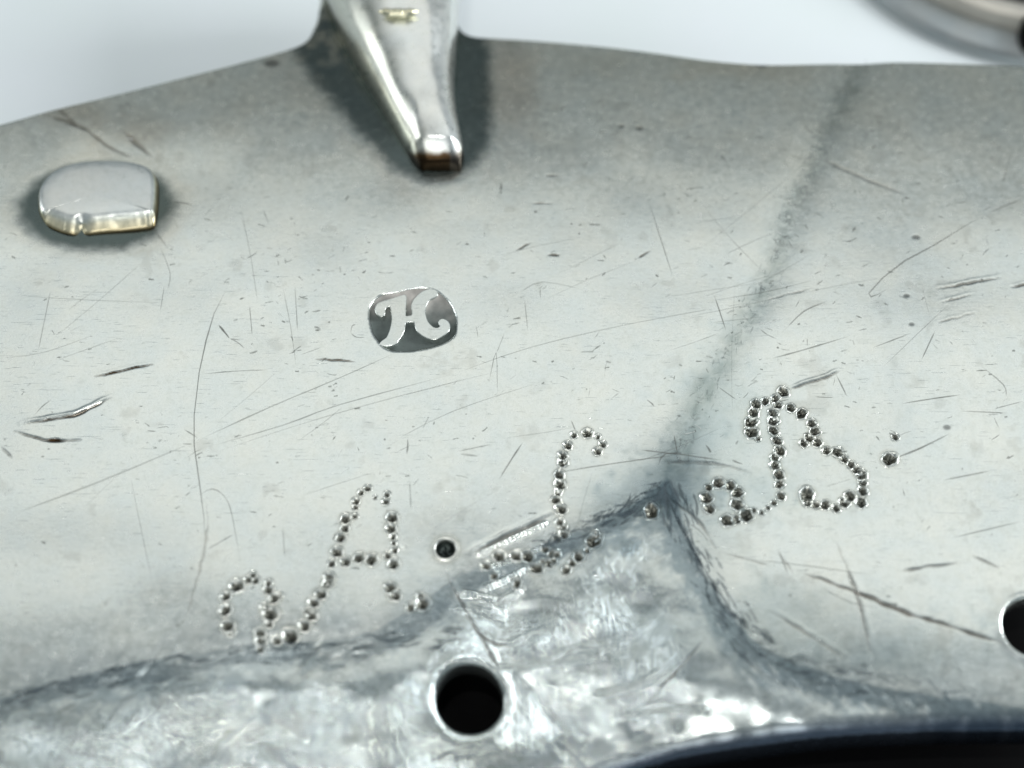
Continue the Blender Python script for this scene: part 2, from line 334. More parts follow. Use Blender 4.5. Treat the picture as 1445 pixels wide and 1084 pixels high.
def build_plate_grid():
    x0, x1, y0, y1 = -8.4, 8.5, OUT[:, 1].min()-.02, OUT[:, 1].max()+.02
    sx, sy = .0158, .0176
    xs = np.arange(x0, x1, sx); ys = np.arange(y0, y1, sy)
    X, Y = np.meshgrid(xs, ys, indexing='ij')
    nx, ny = X.shape
    ext = inside(X, Y, OUT) & (X > x0+.05) & (X < x1-.05)
    cutp = [ringpts(HOLE1), ringpts(HOLE2), CART]
    keepv = ext.copy()
    for c in cutp:
        bb = (X > c[:, 0].min()-.1) & (X < c[:, 0].max()+.1) & (Y > c[:, 1].min()-.1) & (Y < c[:, 1].max()+.1)
        i = np.where(bb); keepv[i] &= ~inside(X[i], Y[i], c)
    kf = keepv[:-1, :-1] & keepv[1:, :-1] & keepv[:-1, 1:] & keepv[1:, 1:]
    # vertices in use, and those on a rim (touching a dropped face)
    cnt = np.zeros((nx, ny), int)
    for a in (0, 1):
        for b_ in (0, 1): cnt[a:nx-1+a, b_:ny-1+b_] += kf
    used = cnt > 0; rim = used & (cnt < 4)
    # snap rim vertices to the true outlines
    ri = np.where(rim); rx, ry = X[ri].copy(), Y[ri].copy()
    best = np.full(rx.shape, .06); nxp, nyp = rx.copy(), ry.copy()
    for poly in [OUT] + cutp:
        for (ax, ay), (bx, by) in zip(poly, np.roll(poly, -1, 0)):
            sel = np.where((rx > min(ax, bx)-.07) & (rx < max(ax, bx)+.07) & (ry > min(ay, by)-.07) & (ry < max(ay, by)+.07))[0]
            if not len(sel): continue
            ex, ey = bx-ax, by-ay; t = np.clip(((rx[sel]-ax)*ex+(ry[sel]-ay)*ey)/(ex*ex+ey*ey+1e-12), 0, 1)
            qx, qy = ax+t*ex, ay+t*ey; d = np.hypot(rx[sel]-qx, ry[sel]-qy); m = d < best[sel]
            best[sel[m]] = d[m]; nxp[sel[m]] = qx[m]; nyp[sel[m]] = qy[m]
    X[ri] = nxp; Y[ri] = nyp
    Z = np.zeros_like(X); step = 200
    for i in range(0, nx, step): Z[i:i+step] = macro(X[i:i+step], Y[i:i+step])
    tint = np.ones((nx, ny, 3)); pol = np.zeros((nx, ny))
    # --- rounded rims
    def band(poly, R, closed=True):
        d = np.full(X.shape, 9.)
        segs = list(zip(poly, np.roll(poly, -1, 0)))
        for (ax, ay), (bx, by) in segs:
            i0, i1 = np.searchsorted(xs, [min(ax, bx)-R-.05, max(ax, bx)+R+.05]); j0, j1 = np.searchsorted(ys, [min(ay, by)-R-.05, max(ay, by)+R+.05])
            if i0 >= i1 or j0 >= j1: continue
            x = X[i0:i1, j0:j1]; y = Y[i0:i1, j0:j1]; ex, ey = bx-ax, by-ay
            t = np.clip(((x-ax)*ex+(y-ay)*ey)/(ex*ex+ey*ey+1e-12), 0, 1)
            d[i0:i1, j0:j1] = np.minimum(d[i0:i1, j0:j1], np.hypot(x-ax-t*ex, y-ay-t*ey))
        return d
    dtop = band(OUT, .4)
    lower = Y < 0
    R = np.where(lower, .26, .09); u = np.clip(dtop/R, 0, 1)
    Z -= np.where(dtop < R, R*(1-np.sqrt(np.clip(1-(1-u)**2, 0, 1))), 0)
    for hc, R_ in ((HOLE1, .085), (HOLE2, .03)):
        d = np.maximum(np.hypot(X-hc[0], (Y-hc[1])/1.02)-hc[2], 0); u = np.clip(d/R_, 0, 1)
        Z -= np.where(d < R_, R_*.8*(1-np.sqrt(np.clip(1-(1-u)**2, 0, 1))), 0)
        Z += .012*np.exp(-((d-R_*1.3)/.06)**2)
    d = band(CART, .06); u = np.clip(d/.012, 0, 1); Z -= np.where(d < .012, .012*(1-np.sqrt(np.clip(1-(1-u)**2, 0, 1))), 0)
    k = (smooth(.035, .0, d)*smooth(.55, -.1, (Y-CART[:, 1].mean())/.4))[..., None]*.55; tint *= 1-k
    # --- crease texture, tarnish and dark reflection painted into the tint
    s = chain_s(X, Y)
    nbig = fbm(X*1.6, Y*1.6, 60); nmid = fbm(X*5, Y*5, 70)
    ang = math.radians(22); U = X*math.cos(ang)+Y*math.sin(ang); Vv = -X*math.sin(ang)+Y*math.cos(ang)
    rip = fbm(U*5, Vv*15, 80, 3)
    jx = X - toplane([(945, 700)])[0, 0]
    sj = s-.03-.05*nbig-.03*nmid; bandL = np.where(sj < 0, np.exp(-(sj/.08)**2), np.exp(-(sj/(.42+.2*nbig))**2))
    ang2 = math.radians(-52); U2 = X*math.cos(ang2)+Y*math.sin(ang2); V2 = -X*math.sin(ang2)+Y*math.cos(ang2)
    rip2 = fbm(U2*5, V2*16, 90, 3)
    ripm = .55*np.where(jx < 0, rip, rip2)+.6*fbm(X*10, Y*10, 160, 3)
    Z += bandL*.004*ripm
    core = smooth(.05, .95, bandL + .8*ripm*bandL + .5*nmid*bandL) 
    seg = .55 + .45*smooth(-.6, .5, fbm(X*.8+5, Y*.8, 95))
    wx = smooth(-1.2, .6, X); seg = .92*wx + (1-wx)*seg*.95
    blue = np.array([.37, .43, .475])
    K = np.clip(core*seg*1.0, 0, .95)[..., None]; tint = tint*(1-K) + tint*blue*K
    # junction knot
    jx_, jy_ = toplane([(948, 680)])[0]; kd = np.exp(-(np.hypot((X-jx_), (Y-jy_))/.42)**2)[..., None]*.5
    tint = tint*(1-kd) + tint*np.array([.36, .43, .47])*kd
    # vertical crease: scaly grey band, soft shade painted into the tint
    c1 = pdist(X, Y, C1, True)
    b1 = np.exp(-((c1+.03*nmid+.06*nbig)/.21)**2)*(1+.35*smooth(3, -1, Y)); ang3 = math.radians(60)
    rip3 = fbm((X*math.cos(ang3)+Y*math.sin(ang3))*5, (-X*math.sin(ang3)+Y*math.cos(ang3))*16, 100, 3)
    Z += b1*.002*(.4*rip3+fbm(X*14, Y*14, 170, 3))
    k = np.clip(b1*(.50+.2*rip3+.28*fbm(X*9, Y*9, 180, 3)+.2*nmid), 0, 1)[..., None]*.95; tint = tint*(1-k)+tint*np.array([.47, .52, .52])*k
    # dark halos of tarnish round the pin and the stud (shape of their own)
    halo = toplane(catmull([(395, 52), (440, 115), (500, 185), (550, 235), (600, 258), (650, 252), (690, 215), (702, 150), (698, 90), (697, 36)], 5))
    hp = np.concatenate([halo, toplane([(640, -60), (500, -60)])])
    near = (X > halo[:, 0].min()-1) & (X < halo[:, 0].max()+1) & (Y > halo[:, 1].min()-1)
    ii = np.where(near); dd = pdist(X[ii], Y[ii], halo); ins = inside(X[ii], Y[ii], hp)
    sd = np.where(ins, dd, -dd) + .07*nmid[ii] + .05*nbig[ii] + .035*fbm(X[ii]*14, Y[ii]*14, 120, 2)
    k = smooth(-.10, .22, sd)
    br = smooth(-.25, .35, nmid[ii]+.3*nbig[ii]) * smooth(PZ(0, 130)[1], PZ(0, 40)[1], Y[ii]) * (X[ii] < PZ(540, 100)[0])
    dark = np.array([.19, .225, .235])[None]*(1-.0*br[:, None])
    colr = dark*(1-br[:, None]*.75) + np.array([.58, .55, .50])[None]*br[:, None]*.75
    t = tint[ii]; tint[ii] = t*(1-k[:, None]) + t*colr*k[:, None]
    Z[ii] -= .008*k
    # warm rim of stain outside the halo
    k = np.exp(-((sd+.16)/.22)**2)[:, None]*.35*np.clip(.6+nbig[ii], 0, 1)[:, None]; t = tint[ii]; tint[ii] = t*(1-k)+t*np.array([.74, .68, .64])*k
    sc = toplane([(137, 278)])[0]
    for (cx, cy, rx, ry, ww) in ((sc[0], sc[1]-.13, 1.16, .81, 1),):
        q = np.hypot((X-cx)/rx, (Y-cy)/ry) + .07*nmid + .05*nbig
        k = smooth(1.17, .88, q)[..., None]; tint = tint*(1-k)+tint*np.array([.15, .18, .18])*k
        Z -= .006*k[..., 0]
        k = np.exp(-((q-1.15)/.12)**2)[..., None]*.25; tint = tint*(1-k)+tint*np.array([.75, .68, .60])*k
    # general tone: darker and warmer toward the far rim
    far = smooth(1.5, 6.2, Y)[..., None]; tint = tint*(1-far) + tint*np.array([.92, .885, .82])*far
    k = (smooth(.1, .55, fbm(X*.9, Y*.9+3, 130)))[..., None]*far*.35; tint *= 1-k*np.array([.12, .16, .20])
    k = smooth(.32, .6, fbm(X*3, Y*3, 140))[..., None]*.22; tint *= 1-k*np.array([.5, .52, .55])
    for (px, py, r) in ((382, 81, .10), (1075, 82, .09), (1293, 334, .05), (1336, 604, .045), (1279, 418, .04), (1286, 459, .035), (903, 178, .05), (877, 175, .04), (330, 478, .0)):
        if r == 0: continue
        cx, cy = PZ(px, py); i0, i1 = np.searchsorted(xs, [cx-r*3, cx+r*3]); j0, j1 = np.searchsorted(ys, [cy-r*3, cy+r*3]); sl = (slice(i0, i1), slice(j0, j1))
        q = np.hypot((X[sl]-cx)/1.4, Y[sl]-cy)/r; k = smooth(1.2, .5, q)[..., None]; tint[sl] *= 1-.62*k; Z[sl] -= .003*k[..., 0]
    # --- scratches
    for pts, hw, dep, dk, ridge in SCR:
        P = onplate_n(catmull(pts, 5)); hw_ = hw*.01; mg = hw_*4+.02
        i0, i1 = np.searchsorted(xs, [P[:, 0].min()-mg, P[:, 0].max()+mg]); j0, j1 = np.searchsorted(ys, [P[:, 1].min()-mg, P[:, 1].max()+mg])
        if i0 >= i1 or j0 >= j1: continue
        sl = (slice(i0, i1), slice(j0, j1)); x = X[sl]; y = Y[sl]
        Pp = P[:, :2] if P[-1, 0] >= P[0, 0] else P[::-1, :2]
        d, t, L = pdist(x + .012*vnoise(x*9, y*9, 5), y + .012*vnoise(x*9, y*9, 6), Pp, True, True)
        tp = np.sqrt(np.clip(np.minimum(t, L-t)/(L*.35)+.08, 0, 1)) * (np.abs(d) < 5*hw_)
        tp = tp*(.75+.35*vnoise(x*6, y*6, 8)); q = np.abs(d)/hw_/np.maximum(tp, .2)
        g = np.clip(1-q, 0, 1); Z[sl] -= .5*dep*g*tp
        Z[sl] += .55*ridge*np.exp(-((d/hw_+1.7)/.9)**2)*tp
        k = smooth(1.35, .7, q)[..., None]*np.clip(tp*1.3, 0, 1)[..., None]; tint[sl] *= 1-(1-dk**1.7)*k*np.array([.96, 1, 1.03])
    for pts, hw in CHAT:
        P = onplate_n(catmull(pts, 5)); hw_ = hw*.01; mg = hw_*2
        i0, i1 = np.searchsorted(xs, [P[:, 0].min()-mg, P[:, 0].max()+mg]); j0, j1 = np.searchsorted(ys, [P[:, 1].min()-mg, P[:, 1].max()+mg])
        sl = (slice(i0, i1), slice(j0, j1)); x = X[sl]; y = Y[sl]
        d, t, L = pdist(x, y, P[:, :2], True, True)
        g = smooth(1.15, .7, np.abs(d)/hw_)*smooth(0, .06, np.minimum(t, L-t)+.02)
        Z[sl] += g*(-.02*d/hw_ + .008*np.sin(t*2*math.pi/.055 + 2*vnoise(x*8, y*8, 31)))
        pol[sl] = np.maximum(pol[sl], g*.9)
        k = g[..., None]*.35; tint[sl] = tint[sl]*(1-k) + k*np.array([1.05, 1.03, 1.0])
    # --- beds below the punched dots
    for d in DOTS:
        r = d[2]; cx, cy = d[4], d[5]
        i0, i1 = np.searchsorted(xs, [cx-r*2.4, cx+r*2.4]); j0, j1 = np.searchsorted(ys, [cy-r*2.4, cy+r*2.4]); sl = (slice(i0, i1), slice(j0, j1))
        q = np.hypot(X[sl]-cx, Y[sl]-cy)/r
        Z[sl] -= .05*smooth(1.08, .80, q)*min(1, r/.05)
        Z[sl] -= .9*r*np.clip(1-(q/.95)**2, 0, 1)
        k = np.exp(-((q-1.35)/.28)**2)[..., None]*.12; tint[sl] *= 1-k*np.array([.9, 1, 1.2])
    # --- burnished, sparkling areas
    pol = np.maximum(pol, smooth(.05, .8, s + .25*nbig)*np.clip(.80+.5*nbig, 0, 1)*smooth(2.9, 1.8, X))
    pol = np.maximum(pol, .10*smooth(4.2, 6.6, X)*smooth(1.0, -2, Y))
    k = smooth(.30, .06, dtop)[..., None]*smooth(-3, -4, Y)[..., None]*.9; tint = tint*(1-k)+tint*np.array([.17, .22, .34])*k  # rolled lower edge tinted dark blue, painting in its dark reflection
    # blotches: brown stains, slate tarnish, and bluish-grey shade painted in
    for px, py, rx, ry, al, cc_ in ((725,130,.45,1.1,.5,(.80,.71,.66)),(1060,100,1.0,.30,.5,(.84,.76,.66)),(205,195,.6,.35,.5,(.72,.65,.58)),(105,165,.7,.22,.45,(.72,.65,.58)),(235,330,.25,.5,.25,(.8,.74,.68)),(850,90,.9,.3,.3,(.84,.78,.70)),(950,690,.55,.62,.75,(.40,.46,.50)),(985,640,.30,.5,.3,(.5,.56,.60)),(1000,760,.5,.6,.4,(.55,.61,.64)),(880,725,.7,.3,.5,(.45,.52,.56)),(1010,600,.6,1.0,.55,(.66,.74,.77)),(1085,885,1.2,.5,.6,(.66,.70,.70)),(1240,930,1.3,.40,.65,(.62,.68,.70)),(50,1050,2.3,.55,.4,(.66,.68,.66)),(330,985,2.2,.30,.35,(.6,.65,.68)),(610,865,.6,.4,.35,(.55,.62,.67)),
                                (1262,560,.20,1.3,.22,(.7,.76,.82)),(660,1060,1.4,.5,.45,(.66,.68,.66)),(900,700,.8,.35,.5,(.55,.63,.68)),
                                (1040,700,1.0,.35,.35,(.66,.73,.76)),(1130,640,1.1,.9,.18,(.7,.76,.79))):
        cx, cy = PZ(px, py, -.2); k = (al*np.exp(-(((X-cx)/rx)**2+((Y-cy)/ry)**2)**1.3*np.clip(1+.9*nbig+.9*nmid, .2, 3)))[..., None]; tint = tint*(1-k)+tint*np.array(cc_)*k
    k = smooth(.1, .8, s)[..., None]; tint = tint*(1-k)+tint*np.array([.66, .69, .71])*k  # area below the crease darkened, its dark reflection put into the tint
    tint = np.clip(tint, .02, 1.06)
    global TG; TG = (xs, ys, tint)
    # --- mesh
    idx = -np.ones((nx, ny), np.int64); idx[used] = np.arange(used.sum())
    fi, fj = np.where(kf)
    q = np.stack([idx[fi, fj], idx[fi+1, fj], idx[fi+1, fj+1], idx[fi, fj+1]], 1)
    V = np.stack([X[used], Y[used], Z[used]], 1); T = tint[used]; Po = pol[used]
    # rim edges -> walls down to the underside
    e = np.concatenate([q[:, [0, 1]], q[:, [1, 2]], q[:, [2, 3]], q[:, [3, 0]]]); key = np.sort(e, 1); kk = key[:, 0]*len(V)+key[:, 1]
    _, inv, ct = np.unique(kk, return_inverse=True, return_counts=True); be = e[ct[inv] == 1]
    bv = np.unique(be); n0 = len(V); mp = {int(v): n0+i for i, v in enumerate(bv)}
    Vw = V[bv].copy(); Vw[:, 2] -= .30
    wq = np.array([(b_, a, mp[int(a)], mp[int(b_)]) for a, b_ in be])
    V = np.concatenate([V, Vw]); T = np.concatenate([T, T[bv]*.35]); Po = np.concatenate([Po, Po[bv]*0])
    return V, np.concatenate([q, wq]), T, Po

plate = empty('silver_plate', None, (0, 0, 0))
plate['label'] = 'worn silver plate back with dotted initials A.L.B., a stamped H and drilled holes'
plate['category'] = 'silver plate'
V, Q, T, Po = build_plate_grid()
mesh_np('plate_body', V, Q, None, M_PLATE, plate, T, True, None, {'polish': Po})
# underside sheet
def sheet_under():
    xs = np.linspace(-8.3, 8.4, 90); ys = np.linspace(OUT[:, 1].min(), OUT[:, 1].max(), 70)
    X, Y = np.meshgrid(xs, ys, indexing='ij'); Z = macro(X, Y)-.34
    ok = inside(X, Y, OUT)
    for h in (HOLE1, HOLE2): ok &= np.hypot(X-h[0], Y-h[1]) > h[2]+.15
    kf = ok[:-1, :-1] & ok[1:, :-1] & ok[:-1, 1:] & ok[1:, 1:]; idx = np.arange(X.size).reshape(X.shape); i, j = np.where(kf)
    q = np.stack([idx[i, j], idx[i, j+1], idx[i+1, j+1], idx[i+1, j]], 1)
    mesh_np('underside', np.stack([X.ravel(), Y.ravel(), Z.ravel()], 1), q, None, M_FLOOR, plate, np.full((X.size, 3), .05))
sheet_under()

# ------------------------------------------------------------------ dots
def make_dot(d, parent, seed):
    rs = np.random.RandomState(seed); r = d[2]; cx, cy, cz = d[4:7]
    nr, na = 13, 22
    big = d[3] == 'stop1'
    poly = d[3] == 'B' or d[3].startswith('stop')
    rr = np.concatenate([np.linspace(0, .85, 8), [.93, 1.0, 1.08, 1.22, 1.5]])
    ph = rs.rand()*6.28; ax = rs.rand()*6.28; dep = r*(.66 if not big else .8)*(.85+.35*rs.rand())
    V = []; T = []
    dirt = .62 + .3*rs.rand()
    el = rs.uniform(.03, .17)
    kx, ky = rs.uniform(-.28, .28, 2)
    if d[3] in 'AL' or big: ky = rs.uniform(-.30, -.1)
    for q in rr:
        for k in range(na):
            a = 2*math.pi*k/na
            rad = r*q*(1+(.07 if not poly else .08)*math.cos(5*a+ph)*(q > .3)+el*math.cos(2*a+ax)) if not big else r*q
            x = cx+rad*math.cos(a)+kx*r*(1-min(q, 1))*.8; y = cy+rad*math.sin(a)+ky*r*(1-min(q, 1))*.8
            V.append((x, y, q, a))
    V = np.array(V); base = mac(V[:, 0], V[:, 1]); q = V[:, 2]
    bowl = -dep*np.clip(1-(q/1.0)**(3.5 if big else 2.1), 0, 1)
    lip = r*.03*np.exp(-((q-1.12)/.16)**2)*(1+.35*np.cos(V[:, 3]-ax))
    # facets left by the punch
    fac = .16*r*np.sin(3*V[:, 3]+ph)*np.clip(1-q, 0, 1)*(q > .1)
    z = base+bowl+lip+fac - .014*smooth(1.20, 1.5, q)+.0022
    for o_ in DOTS:
        if o_ is d or abs(o_[4]-cx) > .35 or abs(o_[5]-cy) > .35: continue
        q2 = np.hypot(V[:, 0]-o_[4], V[:, 1]-o_[5])/o_[2]
        z = z - (.6*o_[2]*np.clip(1-q2**2, 0, 1)+.006*smooth(1.25, .95, q2))*smooth(.75, 1.0, q)
    k = smooth(1.04, .76, q) if poly else smooth(1.04, .72, q + .16*np.clip(np.sin(V[:, 3]), 0, 1))  # dirt tone; upper crescent left bright and centre darkened to paint light and shade
    t = np.ones((len(V), 3))*(1-k[:, None]) + k[:, None]*np.array([.27, .265, .24])*(.40+.60*np.clip(q, 0, 1)[:, None])*(.45+dirt*.5 + .25*rs.rand(len(V))[:, None])
    if big: t = np.where(q[:, None] < .90, np.array([[.07, .085, .085]]), t)
    ti = TG[2][np.clip(np.searchsorted(TG[0], V[:, 0]), 0, len(TG[0])-1), np.clip(np.searchsorted(TG[1], V[:, 1]), 0, len(TG[1])-1)]
    wq = smooth(.7, 1.1, q)[:, None]; t = t*(1-wq) + t*np.clip(ti*.97, 0, 1.06)*wq
    xy = V[:, :2]
    o = mesh_np('punched_dot', np.stack([xy[:, 0], xy[:, 1], z], 1), grid_quads(len(rr), na, True), None, M_DOT, parent, t)
    return o
names = {'A': 'dotted letter A', 'L': 'dotted letter L', 'B': 'dotted letter B'}
par = {}
for k in ('A', 'L', 'B'):
    e = empty('pricked_letter', plate); e['label'] = names[k]; par[k] = e
for i, d in enumerate(DOTS):
    o = make_dot(d, par.get(d[3], plate), 100+i)
    if d[3].startswith('stop'):
        if d[3] == 'stop1': o['label'] = 'deep round full stop after the A'
        elif d[3] == 'stop2': o['label'] = 'full stop after the L'
        elif d[2] > .06: o['label'] = 'full stop after the B'

# ------------------------------------------------------------------ maker's mark
def fan(poly, z, colr):
    pass
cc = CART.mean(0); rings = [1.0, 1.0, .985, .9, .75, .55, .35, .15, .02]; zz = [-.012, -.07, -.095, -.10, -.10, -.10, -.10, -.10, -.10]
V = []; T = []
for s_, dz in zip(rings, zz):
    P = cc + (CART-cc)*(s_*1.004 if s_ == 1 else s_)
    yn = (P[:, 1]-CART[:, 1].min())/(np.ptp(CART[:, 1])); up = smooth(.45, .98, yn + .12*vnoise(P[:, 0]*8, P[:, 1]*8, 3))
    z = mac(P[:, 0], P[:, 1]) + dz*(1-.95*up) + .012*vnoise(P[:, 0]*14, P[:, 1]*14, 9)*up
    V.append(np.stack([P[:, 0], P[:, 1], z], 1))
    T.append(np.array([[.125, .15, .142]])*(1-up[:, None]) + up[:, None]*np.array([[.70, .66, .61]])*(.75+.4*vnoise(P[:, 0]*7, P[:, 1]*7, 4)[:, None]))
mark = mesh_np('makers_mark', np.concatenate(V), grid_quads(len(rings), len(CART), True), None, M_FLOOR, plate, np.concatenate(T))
mark['label'] = 'oval stamped mark with a raised script H'
HP = [(350,325),(400,300),(470,280),(540,258),(600,245),(603,300),(598,370),(600,436),(640,440),(672,428),(675,380),(668,340),(685,290),(720,250),(770,210),(830,192),(885,205),(890,245),(830,275),(795,320),(780,380),(785,430),(805,490),(850,540),(890,555),(925,545),(935,520),(920,490),(945,470),(985,485),(1008,520),(1000,570),(960,605),(885,645),(820,635),(760,605),(715,560),(700,510),(690,482),(600,492),(590,545),(570,600),(530,660),(510,688),(440,702),(375,695),(400,665),(435,640),(460,590),(480,520),(488,450),(480,380),(470,338),(430,345),(408,370),(405,410),(380,430),(345,405),(332,370)]
hp = toplane(catmull(mk(HP, 480, 380, 6.568), 3, True))
cu = bpy.data.curves.new('letter', 'CURVE'); cu.dimensions = '2D'; cu.fill_mode = 'BOTH'; cu.extrude = .06; cu.bevel_depth = .010; cu.bevel_resolution = 2; cu.offset = .010
sp = cu.splines.new('POLY'); sp.points.add(len(hp)-1); sp.use_cyclic_u = True
for i, (x, y) in enumerate(hp): sp.points[i].co = (x, y, 0, 1)
co = bpy.data.objects.new('tmp', cu); col.objects.link(co); dg = bpy.context.evaluated_depsgraph_get()
me = bpy.data.meshes.new_from_object(co.evaluated_get(dg)); bpy.data.objects.remove(co); bpy.data.curves.remove(cu)
n = len(me.vertices); c = np.zeros(n*3); me.vertices.foreach_get('co', c); c = c.reshape(-1, 3); c[:, 2] += macro(c[:, 0], c[:, 1]) - .07 + .003
me.vertices.foreach_set('co', c.ravel()); me.name = 'letter_h'; me.materials.clear(); me.materials.append(M_PLATE)
at = me.color_attributes.new('tint', 'FLOAT_COLOR', 'POINT'); at.data.foreach_set('color', np.full(n*4, .93, np.float32)); me.update()
lh = bpy.data.objects.new('raised_letter', me); col.objects.link(lh); lh.parent = mark; lh['label'] = 'raised script letter H'

# ------------------------------------------------------------------ hairlines, nicks and ticks (dirt lying in fine scratches, some painted glints)
RV, RQ, RC = [], [], []
def ribbon(P, hw, a, colr=(.10, .10, .09), wob=.3):
    """P: pixels; a thin strip lying in the surface, tapering at both ends"""
    P = np.asarray(P, float); 
    if len(P) < 7: P = catmull(P, max(3, 8//len(P)))
    Z = onplate_n(P); n = len(Z); d = np.gradient(Z[:, :2], axis=0); d /= np.linalg.norm(d, axis=1)[:, None]+1e-9
    nn = np.stack([-d[:, 1], d[:, 0]], 1); t = np.linspace(0, 1, n); tp = np.clip(np.minimum(t, 1-t)*4+.15, 0, 1)
    b0 = len(RV)
    for i in range(n):
        wv = hw*.01*tp[i]*(1+rnd.uniform(-wob, wob)); av = a*tp[i]*(1-rnd.random()*.4)
        for s_, al in ((-1, .12), (0, 1), (1, .12)):
            RV.append((Z[i, 0]+nn[i, 0]*wv*s_, Z[i, 1]+nn[i, 1]*wv*s_, Z[i, 2]+.006)); RC.append((*colr, al*av))
    for i in range(n-1):
        for k in (0, 1): RQ.append((b0+i*3+k, b0+i*3+k+1, b0+(i+1)*3+k+1, b0+(i+1)*3+k))
HL = [([(322,403),(302,443),(291,480),(281,526),(274,586),(274,629),(282,686),(288,732),(290,790)], 1.2, .62),
 ([(308,458),(318,470),(324,478)], 1.5, .9), ([(324,478),(335,483),(345,492)], .9, .5), ([(324,478),(340,480)], .7, .5),
 ([(20,725),(140,680),(276,623)], 1.6, .28), ([(276,623),(380,575),(480,533),(560,497)], 1.1, .42), ([(299,629),(400,600),(480,571),(640,528)], 1.1, .40),
 ([(205,307),(240,355)], 1.6, .25), ([(224,345),(240,385),(236,410)], 1, .35),
 ([(352,430),(356,475)], .8, .5), ([(416,400),(420,470)], .7, .5), ([(72,407),(53,500)], .8, .4), ([(232,403),(226,440)], .8, .4), ([(285,528),(330,524),(378,522)], .8, .5),
 ([(640,528),(750,490),(900,455),(1100,420)], .8, .35), ([(560,620),(640,580),(760,540)], .8, .3),
 ([(1397,300),(1370,314),(1320,345),(1277,368),(1246,392),(1226,414),(1229,419),(1240,415),(1257,405)], 1.3, .6),
 ([(1445,280),(1420,290),(1397,300)], 1.6, .45), ([(1420,240),(1416,255),(1430,205)], 1.0, .3),
 ([(1111,462),(1135,439),(1168,425)], 1.2, .5), ([(1089,506),(1130,495),(1200,474)], 1.2, .5), ([(1231,491),(1260,480),(1286,470)], 1.1, .5),
 ([(1271,570),(1314,563),(1357,557)], 1.2, .55), ([(1385,517),(1416,543),(1420,559)], 1.2, .5), ([(1354,580),(1423,583)], 1.0, .55), ([(1403,577),(1445,566)], 1.2, .5),
 ([(1008,417),(1025,468)], 1.1, .6), ([(1320,466),(1300,509)], 1.2, .45), ([(1180,529),(1195,559)], 1.0, .5), ([(916,286),(930,330),(951,395)], 1.0, .5),
 ([(1000,425),(1080,412),(1150,395)], 1.0, .35), ([(1085,446),(1000,456)], .8, .3), ([(1312,447),(1300,400)], .8, .2),
 ([(704,677),(722,648),(738,624)], 1.2, .6), ([(646,637),(694,627)], 1.0, .5), ([(690,540),(700,498),(702,560)], .9, .4), ([(806,593),(812,608)], 1, .5),
 ([(904,635),(955,641)], 1.0, .6), ([(951,613),(956,640)], 1.0, .6), ([(780,668),(860,655),(955,642)], 1.0, .5), ([(740,420),(745,470)], .8, .4), ([(735,412),(765,398),(820,408)], .8, .35),
 ([(300,640),(420,600),(560,560),(720,520)], .8, .25), ([(495,470),(497,460),(503,458)], .8, .6), ([(495,470),(503,476),(516,476)], .8, .5),
 ([(150,300),(100,270)], .6, .2), ([(0,505),(60,498),(140,470)], .8, .25), ([(1098,776),(1112,810)], 1.4, .4), ([(1064,790),(1150,800),(1230,812)], 1.2, .3),
 ([(1255,650),(1300,632),(1340,612)], 1.6, .55), ([(1330,678),(1400,664)], 1.4, .45), ([(1445,735),(1340,760)], 1.5, .35), ([(1012,545),(1040,565)], 1, .4), ([(1130,612),(1170,611)], 1, .45),
 ([(700,500),(712,470)], .8, .3), ([(280,700),(300,690),(320,705),(330,740),(340,800)], 1.2, .3), ([(578,678),(580,720)], 1.0, .35), ([(399,742),(402,790)], 1.4, .2),
 ([(1160,830),(1200,850),(1240,858)], 1.5, .3), ([(928,660),(940,640),(985,645),(1020,650)], 1.3, .45)]
for P, hw, a in HL: ribbon(P, hw, min(1, a*1.25), (.13, .13, .115))
def along(poly_px, n, off, half, Lr, cols, ar, spread=10):
    Pp = catmull(poly_px, 8)
    for _ in range(n):
        i = rnd.randrange(len(Pp)-1); f = rnd.random(); p = Pp[i]*(1-f)+Pp[i+1]*f; d = Pp[i+1]-Pp[i]; a = math.atan2(d[1], d[0])+math.radians(rnd.gauss(0, spread))
        o = off(); q = p + np.array([-math.sin(a), math.cos(a)])*o; L = rnd.uniform(*Lr); bx, by = math.cos(a)*L, math.sin(a)*L; b_ = rnd.uniform(-.2, .2)
        ribbon([(q[0]-bx, q[1]-by), (q[0]-by*b_, q[1]+bx*b_), (q[0]+bx, q[1]+by)], rnd.uniform(*half), rnd.uniform(*ar), cols[rnd.randrange(len(cols))], .6)
SL = [(.07, .10, .12), (.10, .13, .15), (.05, .075, .085)]
along([(0,985),(130,952),(260,925),(400,912),(520,900),(640,885)], 130, lambda: abs(rnd.gauss(0, 16))-3, (1.2, 3.2), (4, 22), SL, (.25, .7))
along([(760,765),(830,738),(890,708),(938,676)], 110, lambda: abs(rnd.gauss(0, 13))-6, (1., 2.6), (3, 14), SL, (.3, .8), 16)
along([(948,690),(975,770),(1020,850),(1070,915)], 120, lambda: rnd.gauss(0, 13), (1.2, 3.0), (4, 20), SL, (.3, .75), 14)
along([(1070,915),(1150,945),(1250,965),(1360,990)], 80, lambda: rnd.gauss(0, 12), (1.5, 3.5), (5, 18), SL, (.15, .5), 18)
along([(1212,90),(1165,190),(1120,290),(1085,390),(1035,480),(990,560),(955,650)], 260, lambda: rnd.gauss(0, 11), (.7, 1.8), (2, 8), [(.14, .16, .16), (.2, .22, .22)], (.12, .42), 45)
def okpix(px, py):
    if not (5 < px < 1440 and 100 < py < 930): return False
    topy = np.interp(px, [t[0] for t in TOP if t[1] > 30], [t[1] for t in TOP if t[1] > 30])
    if py < topy+18: return False
    if 505 < px < 650 and 400 < py < 500: return False
    if 380 < px < 710 and py < 262: return False
    if 25 < px < 245 and 200 < py < 345: return False
    return True
cntk = 0
